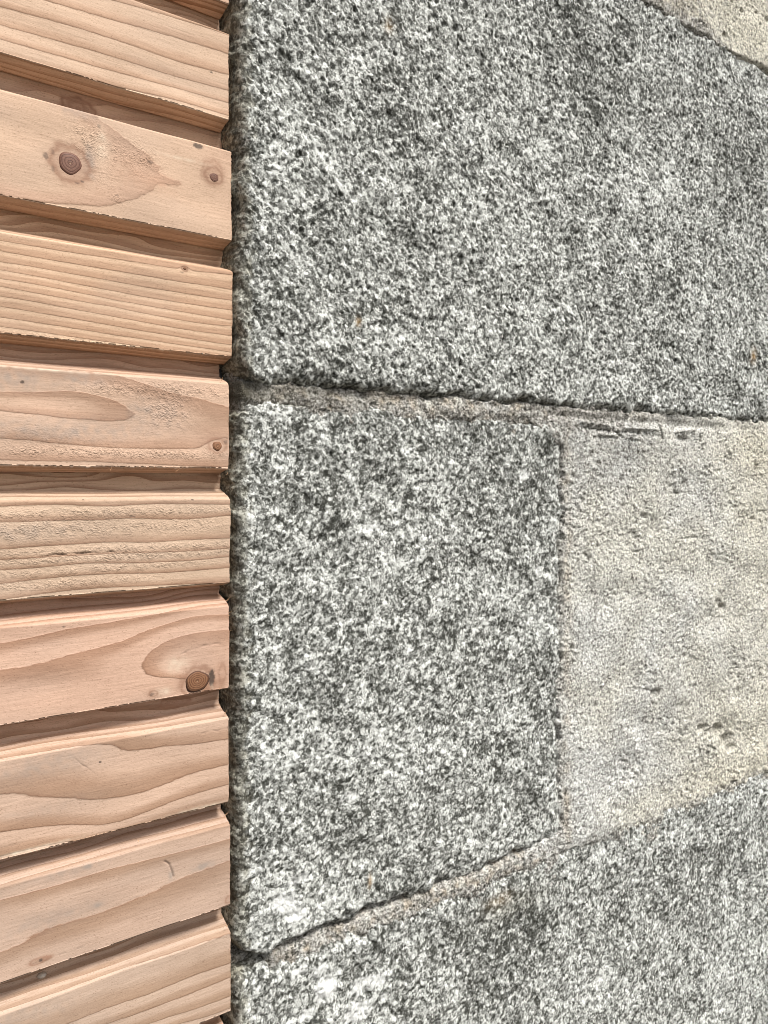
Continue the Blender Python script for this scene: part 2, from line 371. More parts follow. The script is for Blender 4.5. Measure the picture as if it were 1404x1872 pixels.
# mortar: one relief sheet whose surface meets the stones
mort = mortar_material('lime_mortar')
def mortar_sheet(x0, x1, z0, z1, sx, sz, yfun, seed, wash=None, name='mortar', label=None, cracks=(), holes=(), ochre=None, yellow=(), dirt_dark=(), rel=1.0):
    xs = np.arange(x0, x1 + sx, sx) if np.isscalar(sx) else axis(x0, x1, x0, min(x1, 1.02), sx[0], sx[1])
    zs = np.arange(z0, z1 + sz, sz)
    X, Z = np.meshgrid(xs, zs)
    Y = yfun(X, Z) - rel * ((0.00040 * fM(X + seed, Z) + 0.00045 * fM2(X + seed, Z + seed)) * np.clip(0.65 + 0.35 * fC(X + 0.3, Z), 0.45, 1.5) + 0.0012 * fC(X - seed, Z))
    dk = np.zeros_like(X)
    for line, w, dep in cracks:
        P = np.array([p2w(a, b) for a, b in line])
        dd = np.full(X.shape, 9.0)
        for a, b in zip(P[:-1], P[1:]):
            ab = b - a; t = np.clip(((X - a[0]) * ab[0] + (Z - a[1]) * ab[1]) / (ab @ ab), 0, 1)
            dd = np.minimum(dd, np.hypot(X - a[0] - t * ab[0], Z - a[1] - t * ab[1]))
        k = np.exp(-(dd / w) ** 2) * np.clip(0.75 + 0.5 * fP(X, Z), 0, 1.6)
        Y += dep * k; dk += 0.7 * k * (dep > 0)  # cracks are coloured darker as well as cut in
    for (px, py, rx, ry, dep) in holes:
        bx, bz = p2w(px, py); ex, _ = p2w(px + rx, py); _, ez = p2w(px, py - ry)
        k = np.exp(-((((X - bx) / (ex - bx)) ** 2 + ((Z - bz) / (ez - bz)) ** 2) ** 1.5)); Y += dep * k; dk += 0.55 * k * np.sign(dep)  # hollows coloured darker, bumps not
    Y -= rel * 0.00030 * fA(X + seed, Z)
    V = np.stack([X, Y, Z], -1).reshape(-1, 3)
    V2, sq, cap = close_back(V, len(xs), len(zs), 0.28)
    en = len(V2) - len(V); pad = lambda a: np.concatenate([np.asarray(a, float).ravel(), np.zeros(en)])
    oc = ochre(X, Z) if ochre else np.zeros_like(X)
    at = {'wash': pad(np.clip((wash(X, Z) if wash else 0 * X) + 0.25 * fM2(X, Z) * (1 if wash else 0), 0, 1)), 'ochre': pad(np.clip(oc, 0, 1)), 'yellow': pad(np.clip(blobs(X, Z, yellow), 0, 1)), 'dirt_dark': pad(np.clip(dk * 0.6 + blobs(X, Z, dirt_dark), 0, 1))}
    o = raw_mesh(name, V2, np.concatenate([grid_faces(len(xs), len(zs)), sq]), [cap], at, mort, wall)
    if label: o['label'] = label
    return o

def y_patch(X, Z):
    """wide pale patch right of the squared stone, and its feathered borders"""
    e = fE(X * 1.3, Z * 1.3) * 0.0016 + fP(X, Z) * 0.0008
    y = -0.0055 + 0.0 * X
    up = 0.0045 * sstep(0.62, 0.80, X)
    y = y + 0.010 * sstep(0.0725 + up, 0.0795 + up, Z + e)          # tucks under the upper stone
    y = y + 0.0022 * np.exp(-((Z - 0.066) / 0.004) ** 2) * sstep(0.98, 0.80, X)
    y = y + 0.0045 * sstep(-0.350, -0.378, Z + e * 2.0)              # feathers onto the lower stone
    edge = 0.5700 + 0.0022 * fC(X, Z * 0.7 + 0.77) - 0.060 * sstep(0.030, 0.075, Z) - 0.05 * sstep(-0.332, -0.350, Z)
    y = y + 0.010 * sstep(edge + 0.001, edge - 0.007, X + e * 1.2)   # meets the squared stone
    mid = sstep(0.045, 0.02, Z) * sstep(-0.345, -0.325, Z)
    y = y + 0.0005 * mid * np.exp(-((X + e * 1.2 - edge) / 0.0012) ** 2) * np.clip(0.6 + 0.6 * fB(X, Z), 0, 1.5)
    return y
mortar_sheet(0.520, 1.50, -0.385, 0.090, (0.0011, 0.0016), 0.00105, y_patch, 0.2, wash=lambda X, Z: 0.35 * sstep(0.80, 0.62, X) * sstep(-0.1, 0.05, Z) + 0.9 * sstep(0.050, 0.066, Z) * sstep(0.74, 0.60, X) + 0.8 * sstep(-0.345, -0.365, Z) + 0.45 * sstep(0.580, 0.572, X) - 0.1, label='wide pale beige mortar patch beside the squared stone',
    cracks=[([(1272, 795), (1276, 822)], 0.0013, 0.004), ([(1218, 850), (1230, 900), (1285, 905), (1300, 965)], 0.0011, 0.0013), ([(1230, 985), (1295, 980)], 0.0011, 0.0015),
            ([(1340, 948), (1404, 930)], 0.0011, 0.0016), ([(1222, 903), (1248, 901)], 0.0010, 0.0012), ([(1060, 1010), (1092, 1042)], 0.0011, 0.0010),
            ([(1150, 1256), (1200, 1262)], 0.001, 0.001), ([(1060, 782), (1120, 790), (1170, 793)], 0.0012, 0.003), ([(1080, 800), (1200, 797)], 0.0010, 0.0016),
            ([(1376, 1470), (1400, 1462)], 0.001, 0.001), ([(1050, 772), (1100, 778), (1110, 790)], 0.0012, -0.004), ([(1130, 783), (1190, 786)], 0.0012, -0.004), ([(1090, 795), (1160, 803)], 0.0010, -0.003), ([(1230, 790), (1262, 786)], 0.0016, -0.003), ([(1110, 783), (1128, 800)], 0.0010, 0.005), ([(1196, 776), (1204, 800)], 0.0012, 0.005)],
    holes=[(1168, 943, 6, 5, 0.003), (1243, 803, 9, 5, 0.004), (1190, 1265, 9, 7, 0.005), (1232, 1288, 6, 5, 0.0025), (1276, 1330, 8, 7, 0.005), (1290, 1335, 8, 6, 0.004), (1308, 1335, 9, 11, 0.006), (1302, 1326, 6, 7, 0.004),
           (1325, 1352, 11, 12, 0.007), (1331, 1366, 8, 6, 0.005), (1252, 1253, 4, 3, 0.003), (1262, 1252, 3, 3, 0.002), (1375, 855, 5, 8, 0.003), (1245, 885, 5, 8, 0.0025), (1335, 895, 4, 4, 0.002),
           (1082, 1288, 3, 3, 0.002), (1370, 948, 5, 4, 0.003), (1305, 1100, 8, 7, 0.004), (1315, 1110, 8, 6, 0.005), (1130, 925, 8, 5, 0.0015), (1246, 1287, 5, 5, 0.0012), (1195, 1360, 6, 4, 0.0015),
           (1165, 910, 5, 9, -0.0015)],
    ochre=lambda X, Z: 0.55 * np.exp(-((X - 0.577) / 0.006) ** 2) * (0.6 + 0.4 * fE(X, Z)) + 0.6 * sstep(0.062, 0.074, Z) * sstep(0.80, 0.62, X),
    yellow=[(1390, 820, 90, 60, 0.9), (1400, 1000, 90, 200, 0.6), (1404, 1330, 110, 160, 0.8), (1300, 1430, 120, 40, 0.5)],
    dirt_dark=[(1130, 1180, 4, 4, 0.3), (1200, 830, 60, 20, 0.25), (1080, 850, 60, 40, 0.18), (1250, 1260, 90, 60, 0.12)])

def y_upper_joint(X, Z):
    e = fE(X + 0.4, Z) * 0.0010 + fA(X, Z) * 0.0006
    y = -0.0030 - 0.0022 * sstep(0.30, 0.55, X)
    y = y + 0.010 * sstep(0.0725, 0.0785, Z + e) + 0.0012 * np.exp(-((Z - 0.070) / 0.003) ** 2)
    lim = 0.0590 - 0.007 * np.exp(-((X - 0.37) / 0.05) ** 2) + 0.004 * np.exp(-((X - 0.25) / 0.02) ** 2)
    y = y + 0.0050 * sstep(lim + 0.010, lim - 0.016, Z + e * 2.0) + 0.006 * sstep(lim - 0.012, lim - 0.018, Z)
    y = y + 0.010 * sstep(0.2375, 0.2320, X)
    return y
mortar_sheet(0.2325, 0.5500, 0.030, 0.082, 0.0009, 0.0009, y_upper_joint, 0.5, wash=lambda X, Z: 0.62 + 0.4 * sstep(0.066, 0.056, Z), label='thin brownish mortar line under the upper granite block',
    ochre=lambda X, Z: 0.45 + 0.5 * fE(X, Z) , dirt_dark=[(430, 715, 50, 30, 0.9), (560, 722, 120, 20, 0.5), (990, 768, 60, 10, 0.5)],  # darker strips along the top of the joint
    holes=[(884, 776, 9, 6, 0.005), (700, 760, 9, 4, 0.001)], cracks=[([(440, 742), (540, 742), (600, 752)], 0.0009, 0.0012)])

def y_lower_joint(X, Z):
    e = fE(X + 0.9, Z) * 0.0010 + fA(X, Z) * 0.0006
    y = -0.0008 - 0.0034 * sstep(0.27, 0.45, X)
    y = y + 0.010 * sstep(-0.3475, -0.342, Z + e)
    y = y + 0.0050 * sstep(-0.353, -0.372 - 0.004 * sstep(0.3, 0.5, X), Z + e * 2.2) + 0.006 * sstep(-0.374, -0.382, Z)
    y = y + 0.016 * sstep(0.262, 0.250, X)
    return y
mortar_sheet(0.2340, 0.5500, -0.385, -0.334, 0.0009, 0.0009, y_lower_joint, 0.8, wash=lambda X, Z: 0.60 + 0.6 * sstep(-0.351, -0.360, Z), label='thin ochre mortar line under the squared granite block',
    ochre=lambda X, Z: 0.5 + 0.6 * fE(X * 1.5, Z * 1.5), dirt_dark=[(480, 1750, 40, 20, 0.5)])  # darker patch at the left, along the joint top

def y_top_joint(X, Z):
    e = fE(X + 0.2, Z + 0.3) * 0.002
    y = -0.0105 + 0.012 * sstep(0.5155, 0.5035, Z + e * 0.8 + 0.004 * sstep(0.93, 0.82, X))
    return y
mortar_sheet(0.2340, 1.50, 0.495, 0.640, 0.0016, 0.0013, y_top_joint, 1.4, wash=lambda X, Z: 0.8 * sstep(0.528, 0.512, Z + 0.02 * sstep(0.80, 0.92, X)) + 0.5 * sstep(0.86, 0.78, X) - 0.15, label='cream mortar above the upper granite block',
    ochre=lambda X, Z: 0.5 * sstep(0.84, 0.76, X), yellow=[(1404, 40, 260, 160, 1.2)],
    rel=0.8, cracks=[([(1262, 48), (1275, 60)], 0.0015, 0.004), ([(1310, 95), (1350, 118)], 0.0012, 0.004), ([(1380, 128), (1404, 142)], 0.0012, 0.004)],
    holes=[(1353, 17, 3, 3, 0.002), (1342, 27, 4, 4, 0.003), (1368, 31, 3, 3, 0.002), (1388, 42, 4, 4, 0.003), (1375, 52, 3, 3, 0.002), (1312, 70, 4, 5, 0.003), (1402, 68, 4, 4, 0.003), (1285, 23, 3, 3, 0.002), (1322, 12, 3, 3, 0.002)])

# ------------------------------------------------------------------ the timber cladding
clad = bpy.data.objects.new('wooden_cladding', None); scene.collection.objects.link(clad)
clad['label'] = 'fresh unpainted softwood board cladding ending against the granite wall'
clad['category'] = 'cladding'

# dark membrane behind the boards
mt = NT('dark_membrane')
mmat = mt.out((0.020, 0.023, 0.028), 0.55, mt.noise(mt.coords(), 90, 3), 0.002, 0.6, 0.4)
xs = np.concatenate([np.linspace(-0.62, 0.19, 10), np.linspace(0.195, 0.29, 30)]); zs = np.linspace(GZ, 0.62, 240)
X, Z = np.meshgrid(xs, zs)
# the strip bulges into the gap at the board ends
bul = np.exp(-((X - 0.2325) / 0.005) ** 2)
Y = 0.040 - bul * (0.016 + 0.003 * fE(X, Z * 1.5))
V = np.stack([X, Y, Z], -1).reshape(-1, 3)
memb = raw_mesh('membrane', V, grid_faces(len(xs), len(zs)), mat=mmat, parent=clad)
md = memb.modifiers.new('thickness', 'SOLIDIFY'); md.thickness = 0.002; md.offset = 1

wA = Field(21, 0.0005, 0.030, 0.0018, 1.0)     # fibres
wB = Field(22, 0.0005, 0.0020, 0.0009, 1.0)    # torn grain
wC = Field(23, 0.0005, 0.08, 0.02, 1.0)
wE = Field(24, 0.0005, 0.006, 0.006, 0.5)
wF = Field(25, 0.0005, 0.0016, 0.0016, 0.5)

REC = 0.015
def zc(off, lst): return [((a / 2.987), (b / 2.987) + off) for a, b in lst]

# face bottom at the right-hand end (photo pixels), face top, end position, and what is seen on each board
boards = [
 dict(bot=10, top=-146, end=418, off=0, lines=[], slope=150, mat=dict(width=.35)),
 dict(bot=221, top=65, end=418, off=0, mat=dict(width=.30, linew=.07, strength=.80, early=(.66, .445, .30), late=(.55, .31, .18)), lines=[
   (1, [(240, 0), (400, 50), (630, 118), (940, 200), (1255, 298)]), (2, [(0, 33), (241, 105), (627, 219), (900, 312), (1255, 410)]),
   (3, [(0, 134), (241, 201), (627, 313), (940, 410), (1255, 495)]), (4, [(0, 214), (241, 286), (627, 391), (1000, 490), (1255, 565)])], fuzz=.6,
   spots=[(1155, 393, 9, 4, .9)]),
 dict(bot=440, top=278, end=423, off=0, mat=dict(width=.35, linew=.06, strength=.55, early=(.64, .425, .28), late=(.55, .31, .20)), lines=[
   (1, [(560, 665), (700, 765), (830, 890), (900, 960), (935, 985), (962, 1005), (925, 1012), (850, 1022), (760, 1075), (650, 1112), (560, 1128), (420, 1125), (200, 1098), (0, 1062)]),
   (.55, [(620, 900), (650, 1000)]), (.3, [(300, 900), (200, 1000), (0, 900)]), (.2, [(0, 780), (160, 800)]), (.12, [(0, 600), (330, 680)]),
   (1.35, [(1000, 800), (1100, 900), (1250, 1000), (1150, 1150), (1250, 1250), (800, 1180)]), (1.6, [(1250, 870)])],
   rec=[(430, 590, 105, 58, .95)], halo=[(385, 895, 112, 108, 90, 84, .55), (388, 898, 72, 68, 56, 50, .0), (1165, 960, 52, 50, 42, 40, .55), (1160, 945, 62, 70, 52, 60, .35), ],
   torn=[(480, 760, 70, 90, 1.3), (700, 850, 170, 90, .8), (780, 870, 60, 60, .6), (560, 960, 60, 60, .6), (640, 1090, 40, 30, .8)],
   spots=[(1080, 800, 28, 14, .85), (250, 850, 14, 18, .6), (540, 690, 10, 10, .5), (820, 885, 16, 8, .6), (640, 1070, 10, 5, .5), (290, 830, 8, 16, .4), (290, 920, 8, 18, .4), (450, 992, 10, 6, .7), (420, 1000, 14, 5, .5)],
   pink=[(560, 760, 60, 80, .35), (880, 1000, 90, 40, .5), (700, 960, 200, 90, .3)], stain=[(490, 880, 30, 90, .7), (420, 600, 120, 45, .5)],
   pale=[(560, 790, 40, 100, .35), (1000, 870, 120, 8, .4)]),
 dict(bot=653, top=497, end=424, off=430, mat=dict(width=.55, linew=.05, strength=.85, early=(.69, .46, .29), late=(.53, .295, .165)), lines=[
   (k, [(0, a), (630, (a + b) / 2 + 4), (1265, b)]) for k, (a, b) in enumerate(zip([30, 85, 145, 190, 238, 280, 335, 390, 445, 500], [220, 300, 358, 412, 465, 497, 552, 600, 640, 668]))],
   torn=[(200, 555, 500, 18, .8)], fuzz=1.6, halo=[(1008, 182, 22, 16, 12, 9, .8), (948, 95, 24, 18, 14, 10, .9)], spots=[(1012, 184, 8, 7, .7), (993, 205, 10, 3, .5), (948, 100, 10, 8, .6)], pink=[(850, 155, 150, 14, .6), (1150, 200, 150, 12, .5)]),
 dict(bot=857, top=703, end=418, off=430, mat=dict(width=.32, linew=.06, strength=.75, early=(.62, .41, .275), late=(.48, .265, .15)), lines=[
   (1, [(0, 852), (200, 855), (430, 852), (530, 875), (640, 915), (710, 950), (737, 982), (700, 1005), (600, 1010), (450, 1005), (200, 980), (0, 957)]), (.45, [(0, 905), (200, 910), (450, 930)]),
   (2, [(400, 740), (760, 800), (900, 850), (1050, 885), (1250, 945)]), (2, [(0, 1112), (300, 1137), (600, 1160), (900, 1166), (1120, 1162)]), (1.45, [(900, 1000), (1000, 1000), (0, 780), (0, 1040)]), (1.65, [(1150, 1050), (1250, 1050)]),
   (3, [(0, 1225), (500, 1237), (900, 1250), (1250, 1265)]), (2.4, [(1250, 1200)])],
   torn=[(650, 1190, 620, 26, 1.8), (920, 950, 130, 100, 1.3), (620, 840, 180, 40, 1.0), (1050, 850, 260, 34, 1.3), (200, 1080, 400, 70, .4)], fuzz=2.2,
   stain=[(60, 790, 260, 50, .55), (450, 790, 120, 40, .5), (300, 1060, 420, 60, .5), (900, 970, 130, 90, .25), (760, 960, 60, 60, .35)],
   halo=[(1187, 1150, 60, 48, 36, 30, .45), (1232, 1130, 22, 20, 14, 12, .5)], spots=[(122, 803, 13, 9, .9), (410, 725, 26, 5, .7), (1232, 1130, 10, 10, .5)], pale=[(100, 722, 500, 8, .5)]),
 dict(bot=1066, top=913, end=420, off=860, mat=dict(width=.28, linew=.10, strength=.85, early=(.61, .43, .29), late=(.43, .25, .145)), lines=[
   (0, [(0, 95), (600, 100), (1205, 106)]), (1, [(0, 197), (600, 193), (1255, 186)]), (2, [(0, 283), (350, 272), (700, 263), (1255, 247)]), (3, [(0, 430), (350, 407), (800, 391), (1255, 372)]),
   (4, [(0, 490), (450, 463), (1255, 424)]), (5, [(0, 548), (450, 508), (1255, 470)]), (6, [(0, 622), (500, 568), (1255, 528)]), (7, [(0, 705), (1255, 612)])],
   torn=[(600, 225, 900, 22, 1.6), (100, 330, 600, 55, 1.5), (1000, 300, 260, 40, 1.0), (700, 425, 800, 22, 1.3), (700, 470, 800, 20, 1.5), (500, 540, 800, 20, 1.2), (300, 620, 500, 24, 1.2), (600, 140, 800, 25, .6)],
   cracks=[([(180, 477), (420, 452), (700, 441)], .0008, .0016)], stain=[(100, 330, 500, 60, .3)], spots=[(720, 250, 16, 5, .7), (1050, 158, 7, 6, .9), (455, 155, 6, 6, .7), (900, 100, 5, 7, .6), (690, 413, 8, 5, .6), (315, 497, 8, 5, .6)]),
 dict(bot=1258, top=1108, end=418, off=860, mat=dict(width=.30, linew=.04, strength=.90, early=(.64, .405, .275), late=(.50, .27, .15)), lines=[
   (1, [(1255, 873), (1100, 880), (950, 912), (830, 980), (785, 1040), (790, 1105), (850, 1128), (930, 1133), (990, 1150)]),
   (2, [(0, 1095), (200, 1065), (450, 985), (700, 920), (900, 840), (1050, 800), (1255, 785)]), (3, [(0, 945), (200, 905), (400, 860), (700, 810), (900, 775)]),
   (.0, [(1000, 1080), (1080, 1045), (1160, 1065)]), (.35, [(950, 1040), (1100, 990), (1200, 1000)]), (1.45, [(0, 1230), (300, 1200), (500, 1200), (100, 1330), (600, 1130)]), (1.2, [(740, 1160), (900, 1240)]), (3.5, [(0, 880), (700, 770)])],
   halo=[(1080, 1155, 92, 90, 74, 72, .5), (835, 1218, 34, 26, 8, 8, .6), (1215, 1110, 30, 80, 8, 40, .4)],
   spots=[(1157, 1132, 16, 46, .92), (828, 1222, 12, 9, .6), (348, 852, 8, 6, .7)], pale=[(890, 1205, 40, 22, .5), (960, 1060, 60, 40, .45), (1160, 1180, 8, 12, .9)], pink=[(930, 1180, 90, 50, .4), (1200, 1080, 50, 60, .5)],
   cracks=[([(985, 1002), (1080, 965), (1220, 938)], .0007, .0010)]),
 dict(bot=1466, top=1313, end=417, off=1280, mat=dict(width=.36, linew=.04, strength=.95, early=(.61, .41, .285), late=(.46, .27, .155)), lines=[
   (1, [(615, 256), (720, 270), (900, 250), (1250, 212)]), (.6, [(900, 200), (1200, 165)]), (1.4, [(300, 330), (0, 400), (800, 350), (1200, 280)]),
   (2, [(0, 520), (200, 528), (420, 533), (640, 533), (760, 510), (900, 455), (1050, 400), (1245, 350)]),
   (3, [(0, 722), (150, 700), (350, 680), (550, 678), (650, 660), (820, 598), (1000, 530), (1245, 458)]), (4, [(0, 850), (350, 772), (900, 642), (1245, 560)])],
   rec=[(955, 14, 90, 34, .6)], stain=[(250, 350, 300, 60, .35), (200, 600, 300, 40, .2)], spots=[(548, 338, 7, 6, .95)], cracks=[([(1050, 183), (1250, 152)], .0006, .0009), ([(380, 290), (540, 415)], .0004, .0003)], fuzz=1.4, pale=[(150, 820, 220, 8, .8), (1100, 585, 150, 8, .6)]),
 dict(bot=1655, top=1508, end=420, off=1280, mat=dict(width=.26, linew=.035, strength=.9, early=(.56, .385, .275), late=(.46, .28, .165)), lines=[
   (3, [(0, 1095), (300, 1015), (550, 935), (900, 850), (1255, 755)]), (2, [(0, 1365), (250, 1260), (450, 1185), (700, 1100), (900, 1010), (1100, 935), (1255, 875)]),
   (1.25, [(0, 1520), (600, 1320), (1240, 1110)]), (3.7, [(0, 1035), (1200, 700)])],
   halo=[(215, 1422, 62, 20, 34, 10, .55), (255, 1408, 40, 14, 10, 5, .6), (1250, 1085, 26, 26, 10, 10, .5)], spots=[(222, 1418, 10, 9, .85)],
   cracks=[([(900, 885), (925, 892), (940, 925), (948, 955)], .0008, .0010), ([(300, 1395), (470, 1340)], .0004, .0004)],
   stain=[(1110, 905, 60, 18, .9), (530, 1120, 30, 18, .8), (250, 1200, 250, 60, .35), (490, 905, 30, 15, .6), (935, 960, 14, 25, .7), (300, 960, 300, 30, .3)]),
 dict(bot=1849, top=1706, end=421, off=1280, mat=dict(width=.40, linew=.035, strength=.9, early=(.57, .405, .29), late=(.45, .285, .17)), lines=[
   (k, [(x0, 1768), ((x0 + 1258) / 2, (1768 + yr) / 2 + 6), (1258, yr)]) for k, (x0, yr) in enumerate([(360, 1430), (580, 1512), (800, 1612), (980, 1680)])] + [(-.6, [(0, 1760), (600, 1560), (1258, 1330)])],
   stain=[(150, 1720, 300, 60, .4)]),
 dict(bot=2052, top=1895, end=418, off=1280, lines=[], slope=150, mat=dict(width=.35)),
]
for k in range(4):
    boards.append(dict(bot=2052 + 200 * (k + 1), top=1895 + 200 * (k + 1), end=420, off=0, lines=[], slope=150, mat=dict(width=.35), coarse=True))
EV = 0.00039

def board_z(b):
    _, zb = p2w(420, b['bot']); _, zt = p2w(420, b['top']); return float(zb), float(zt)

def ell(X, S, off, lst):
    for (a, b_, rx, ry, *rest) in lst:
        px, py = a / 2.987, b_ / 2.987 + off
        cx, cz_ = p2w(px, py); ex, _ = p2w(px + rx / 2.987, py); _, ez = p2w(px, py - ry / 2.987)
        yield ((X - cx) / (ex - cx)) ** 2 + ((S - cz_) / (ez - cz_)) ** 2, rest, (float(cx), float(cz_), float(ex - cx), float(ez - cz_))

def make_plank(bi, b, zb_above):
    zb, zt = board_z(b); off = b['off']
    xe = float(p2w(b['end'], 0)[0])
    fine = not b.get('coarse')
    st = 0.00060 if fine else 0.01
    # --- profile from the tongue top down to the bottom bevel: (y, z)
    top_hidden = zb_above + 0.003
    pr = [(REC + 0.0012, z) for z in np.arange(top_hidden, zt + 0.0076, -(0.0009 if fine else 0.004))]
    for t in np.linspace(0, 1, 20 if fine else 5):
        sm = 0.55 * t + 0.45 * (t * t * (3 - 2 * t)); k = 1 - (1 - t) ** 2 * 0
        pr.append(((REC + 0.0012) * (1 - sm) ** 1.12, zt + 0.0074 * (1 - t)))
    n_top = len(pr)
    nf = max(3, int((zt - zb) / st))
    for t in np.linspace(0, 1, nf)[1:-1]: pr.append((0.0, zt + (zb - zt) * t))
    # small rounded arris, then the bevel running back and slightly down
    for a in np.linspace(0, 90, 5 if fine else 3): pr.append((0.0007 * (1 - math.cos(math.radians(a))), zb + 0.0007 * (1 - math.sin(math.radians(a)))))
    n_face = len(pr)
    for t in np.linspace(0, 1, 13 if fine else 3)[1:]: pr.append((0.0007 + (REC - 0.0007) * t, zb - 0.0032 * t))
    n_front = len(pr)
    back = [(REC, zb + 0.004), (0.026, zb + 0.004), (0.026, zb - 0.003), (0.034, zb - 0.003), (0.034, zt + 0.006), (0.0245, zt + 0.006), (0.0245, top_hidden)]
    pr = np.array(pr + back); n = len(pr)
    xs = np.concatenate([np.linspace(-0.6, 0.052, 12), np.arange(0.058, xe, st), [xe]]) if fine else np.linspace(-0.6, xe, 12)
    m = len(xs)
    Xg, Zg = np.meshgrid(xs, pr[:, 1]); Yg = np.repeat(pr[:, 0][:, None], m, 1)
    # grain coordinate: unrolled distance round the board
    ds = np.r_[0, np.cumsum(np.hypot(np.diff(pr[:, 0]), np.diff(pr[:, 1])))]
    sface = pr[:, 1].copy()
    it = n_top - 1; ib = n_face - 1
    sface[:it] = zt + (ds[it] - ds[:it]); sface[ib + 1:] = zb - (ds[ib + 1:] - ds[ib])
    S = np.repeat(sface[:, None], m, 1)
    Xe = np.maximum(Xg, 0.03) if b['lines'] else Xg
    if b['lines']:
        P, Vv = [], []
        for k, pts in b['lines']:
            for (px, py) in zc(off, pts):
                x_, z_ = p2w(px, py); P.append((x_ * 22, z_ * 60)); Vv.append(k)
        ev = tps(P, Vv, 2e-3)
        Sc = np.clip(S, zb - 0.002, zt + 0.002)
        G = ev(Xe * 22, Sc * 60)
        dirn = np.sign(ev(np.array([0.15 * 22]), np.array([zb * 60]))[0] - ev(np.array([0.15 * 22]), np.array([zt * 60]))[0]) or 1
        G = G - dirn * 170 * (S - Sc) * (1 + 0.1 * wC(Xe + bi, S))
    else:
        G = -150 * S + 0.3 * wC(Xg + bi * 0.13, S) + bi * 0.37
    G = G + 0.018 * wC(Xe + bi * 0.2, S * 2) + 0.006 * wE(Xe, S)
    zero = np.zeros_like(G); halo = zero.copy(); spot = zero.copy(); pale = zero.copy(); pink = zero.copy(); stain = zero.copy(); torn = zero + 0.10
    for r2, rest, _ in ell(Xe, S, off, [(h[0], h[1], h[2], h[3], h[4] / h[2], h[6]) for h in b.get('halo', [])]):
        r = np.sqrt(r2) + 0.06 * wE(Xe, S); halo = np.maximum(halo, rest[1] * np.exp(-((r - 0.5 * (1 + rest[0])) / (0.16)) ** 2) + 0.35 * rest[1] * sstep(1.5, 0.9, r))
    for r2, rest, _ in ell(Xe, S, off, b.get('spots', [])): spot = np.maximum(spot, rest[0] * sstep(1.25, 0.75, np.sqrt(r2) + 0.12 * wF(Xe, S)))
    for nm, arr in (('pink', pink), ('stain', stain), ('torn', torn), ('pale', pale)):
        for r2, rest, _ in ell(Xe, S, off, b.get(nm, [])): arr += rest[0] * np.exp(-r2) * np.clip(1 + 0.35 * wE(Xe, S), 0, 2)
    for (a, c, rx, ry, amp) in b.get('rec', []):
        px, py = a / 2.987, c / 2.987 + off
        cx_, cz2 = p2w(px, py, REC); ex, _ = p2w(px + rx / 2.987, py, REC); _, ez = p2w(px, py - ry / 2.987, REC)
        r = np.sqrt(((Xe - cx_) / (ex - cx_)) ** 2 + ((S - (cz2 + 0.0107)) / (ez - cz2)) ** 2) + 0.06 * wE(Xe, S)
        m_ = sstep(zt + 0.006, zt + 0.012, S)
        halo = np.maximum(halo, m_ * amp * (0.65 * sstep(1.05, 0.85, r) + 0.35 * np.exp(-((r - 1.0) / 0.12) ** 2) + 0.15 * np.sin(r * 16) * sstep(1.1, 0.9, r)))
    # deflect the rings round knots
    for r2, rest, _ in ell(Xe, S, off, [(h[0], h[1], h[2] * 1.2, h[3] * 1.2) for h in b.get('halo', [])]):
        G = G + 0.30 * np.exp(-r2)
    fr = G - np.floor(G)
    face = np.zeros(n); face[it:ib + 1] = 1; face[:it] = 0.7; face[ib + 1:n_front] = 0.7; face[n_front:] = 0
    Wf = face[:, None]
    disp = 0.000022 * wA(Xe, S) + 0.00012 * sstep(0.6, 0.97, fr) + 0.00035 * wC(Xe + bi, S * 0.5) + 0.00011 * np.clip(torn, 0, 2) * wB(Xe, S)
    for line, w, dep in b.get('cracks', []):
        P = np.array([p2w(a / 2.987, c / 2.987 + off) for a, c in line]); dd = np.full(G.shape, 9.0)
        Sw = S + 0.00035 * wE(Xe * 0.7, zero + bi)
        tt = np.clip((Xe - P[0, 0]) / (P[-1, 0] - P[0, 0]), 0, 1); taper = np.clip(np.sin(tt * math.pi), 0, 1) ** 0.6 * np.clip(0.75 + 0.5 * wE(Xe * 0.5, zero), 0.15, 1.2) if abs(P[-1, 0] - P[0, 0]) > 0.01 else 1.0
        for a, c in zip(P[:-1], P[1:]):
            ab = c - a; t = np.clip(((Xe - a[0]) * ab[0] + (Sw - a[1]) * ab[1]) / (ab @ ab), 0, 1)
            dd = np.minimum(dd, np.hypot(Xe - a[0] - t * ab[0], Sw - a[1] - t * ab[1]))
        k = np.exp(-(dd / (w * 0.7)) ** 2) * taper; disp -= 0.7 * dep * k; spot = np.maximum(spot, 0.5 * k)
    Yg = Yg - disp * Wf
    # fuzzy bottom arris
    fz = b.get('fuzz', .35) * 0.6
    edge = np.exp(-((np.arange(n) - ib) / 3.0) ** 2)[:, None]
    Zg = Zg + edge * fz * 0.00020 * (wF(Xe * 1.0, zero + bi) + 0.8 * wE(Xe * 0.6, zero + bi)) * (Xg > 0.055)
    stain = stain + edge * 0.35 * np.clip(fz, 0, 1.2) * np.clip(0.5 + wC(Xe, zero + bi), 0, 1)
    # sawn end
    Xg[:, -1] += 0.00010 * wE(zero[:, 0] + bi, Zg[:, -1]) + 0.00018 * wF(zero[:, 0], Zg[:, -1])
    V = np.stack([Xg, Yg, Zg], -1).reshape(-1, 3)
    i = np.arange(n)[:, None]; j = np.arange(m - 1)[None]; i2 = (i + 1) % n
    Q = np.stack([i * m + j, i2 * m + j, i2 * m + j + 1, i * m + j + 1], -1).reshape(-1, 4)
    caps = [np.arange(n) * m + m - 1, (np.arange(n) * m)[::-1]]
    cap1 = np.arange(n) * m + m - 1
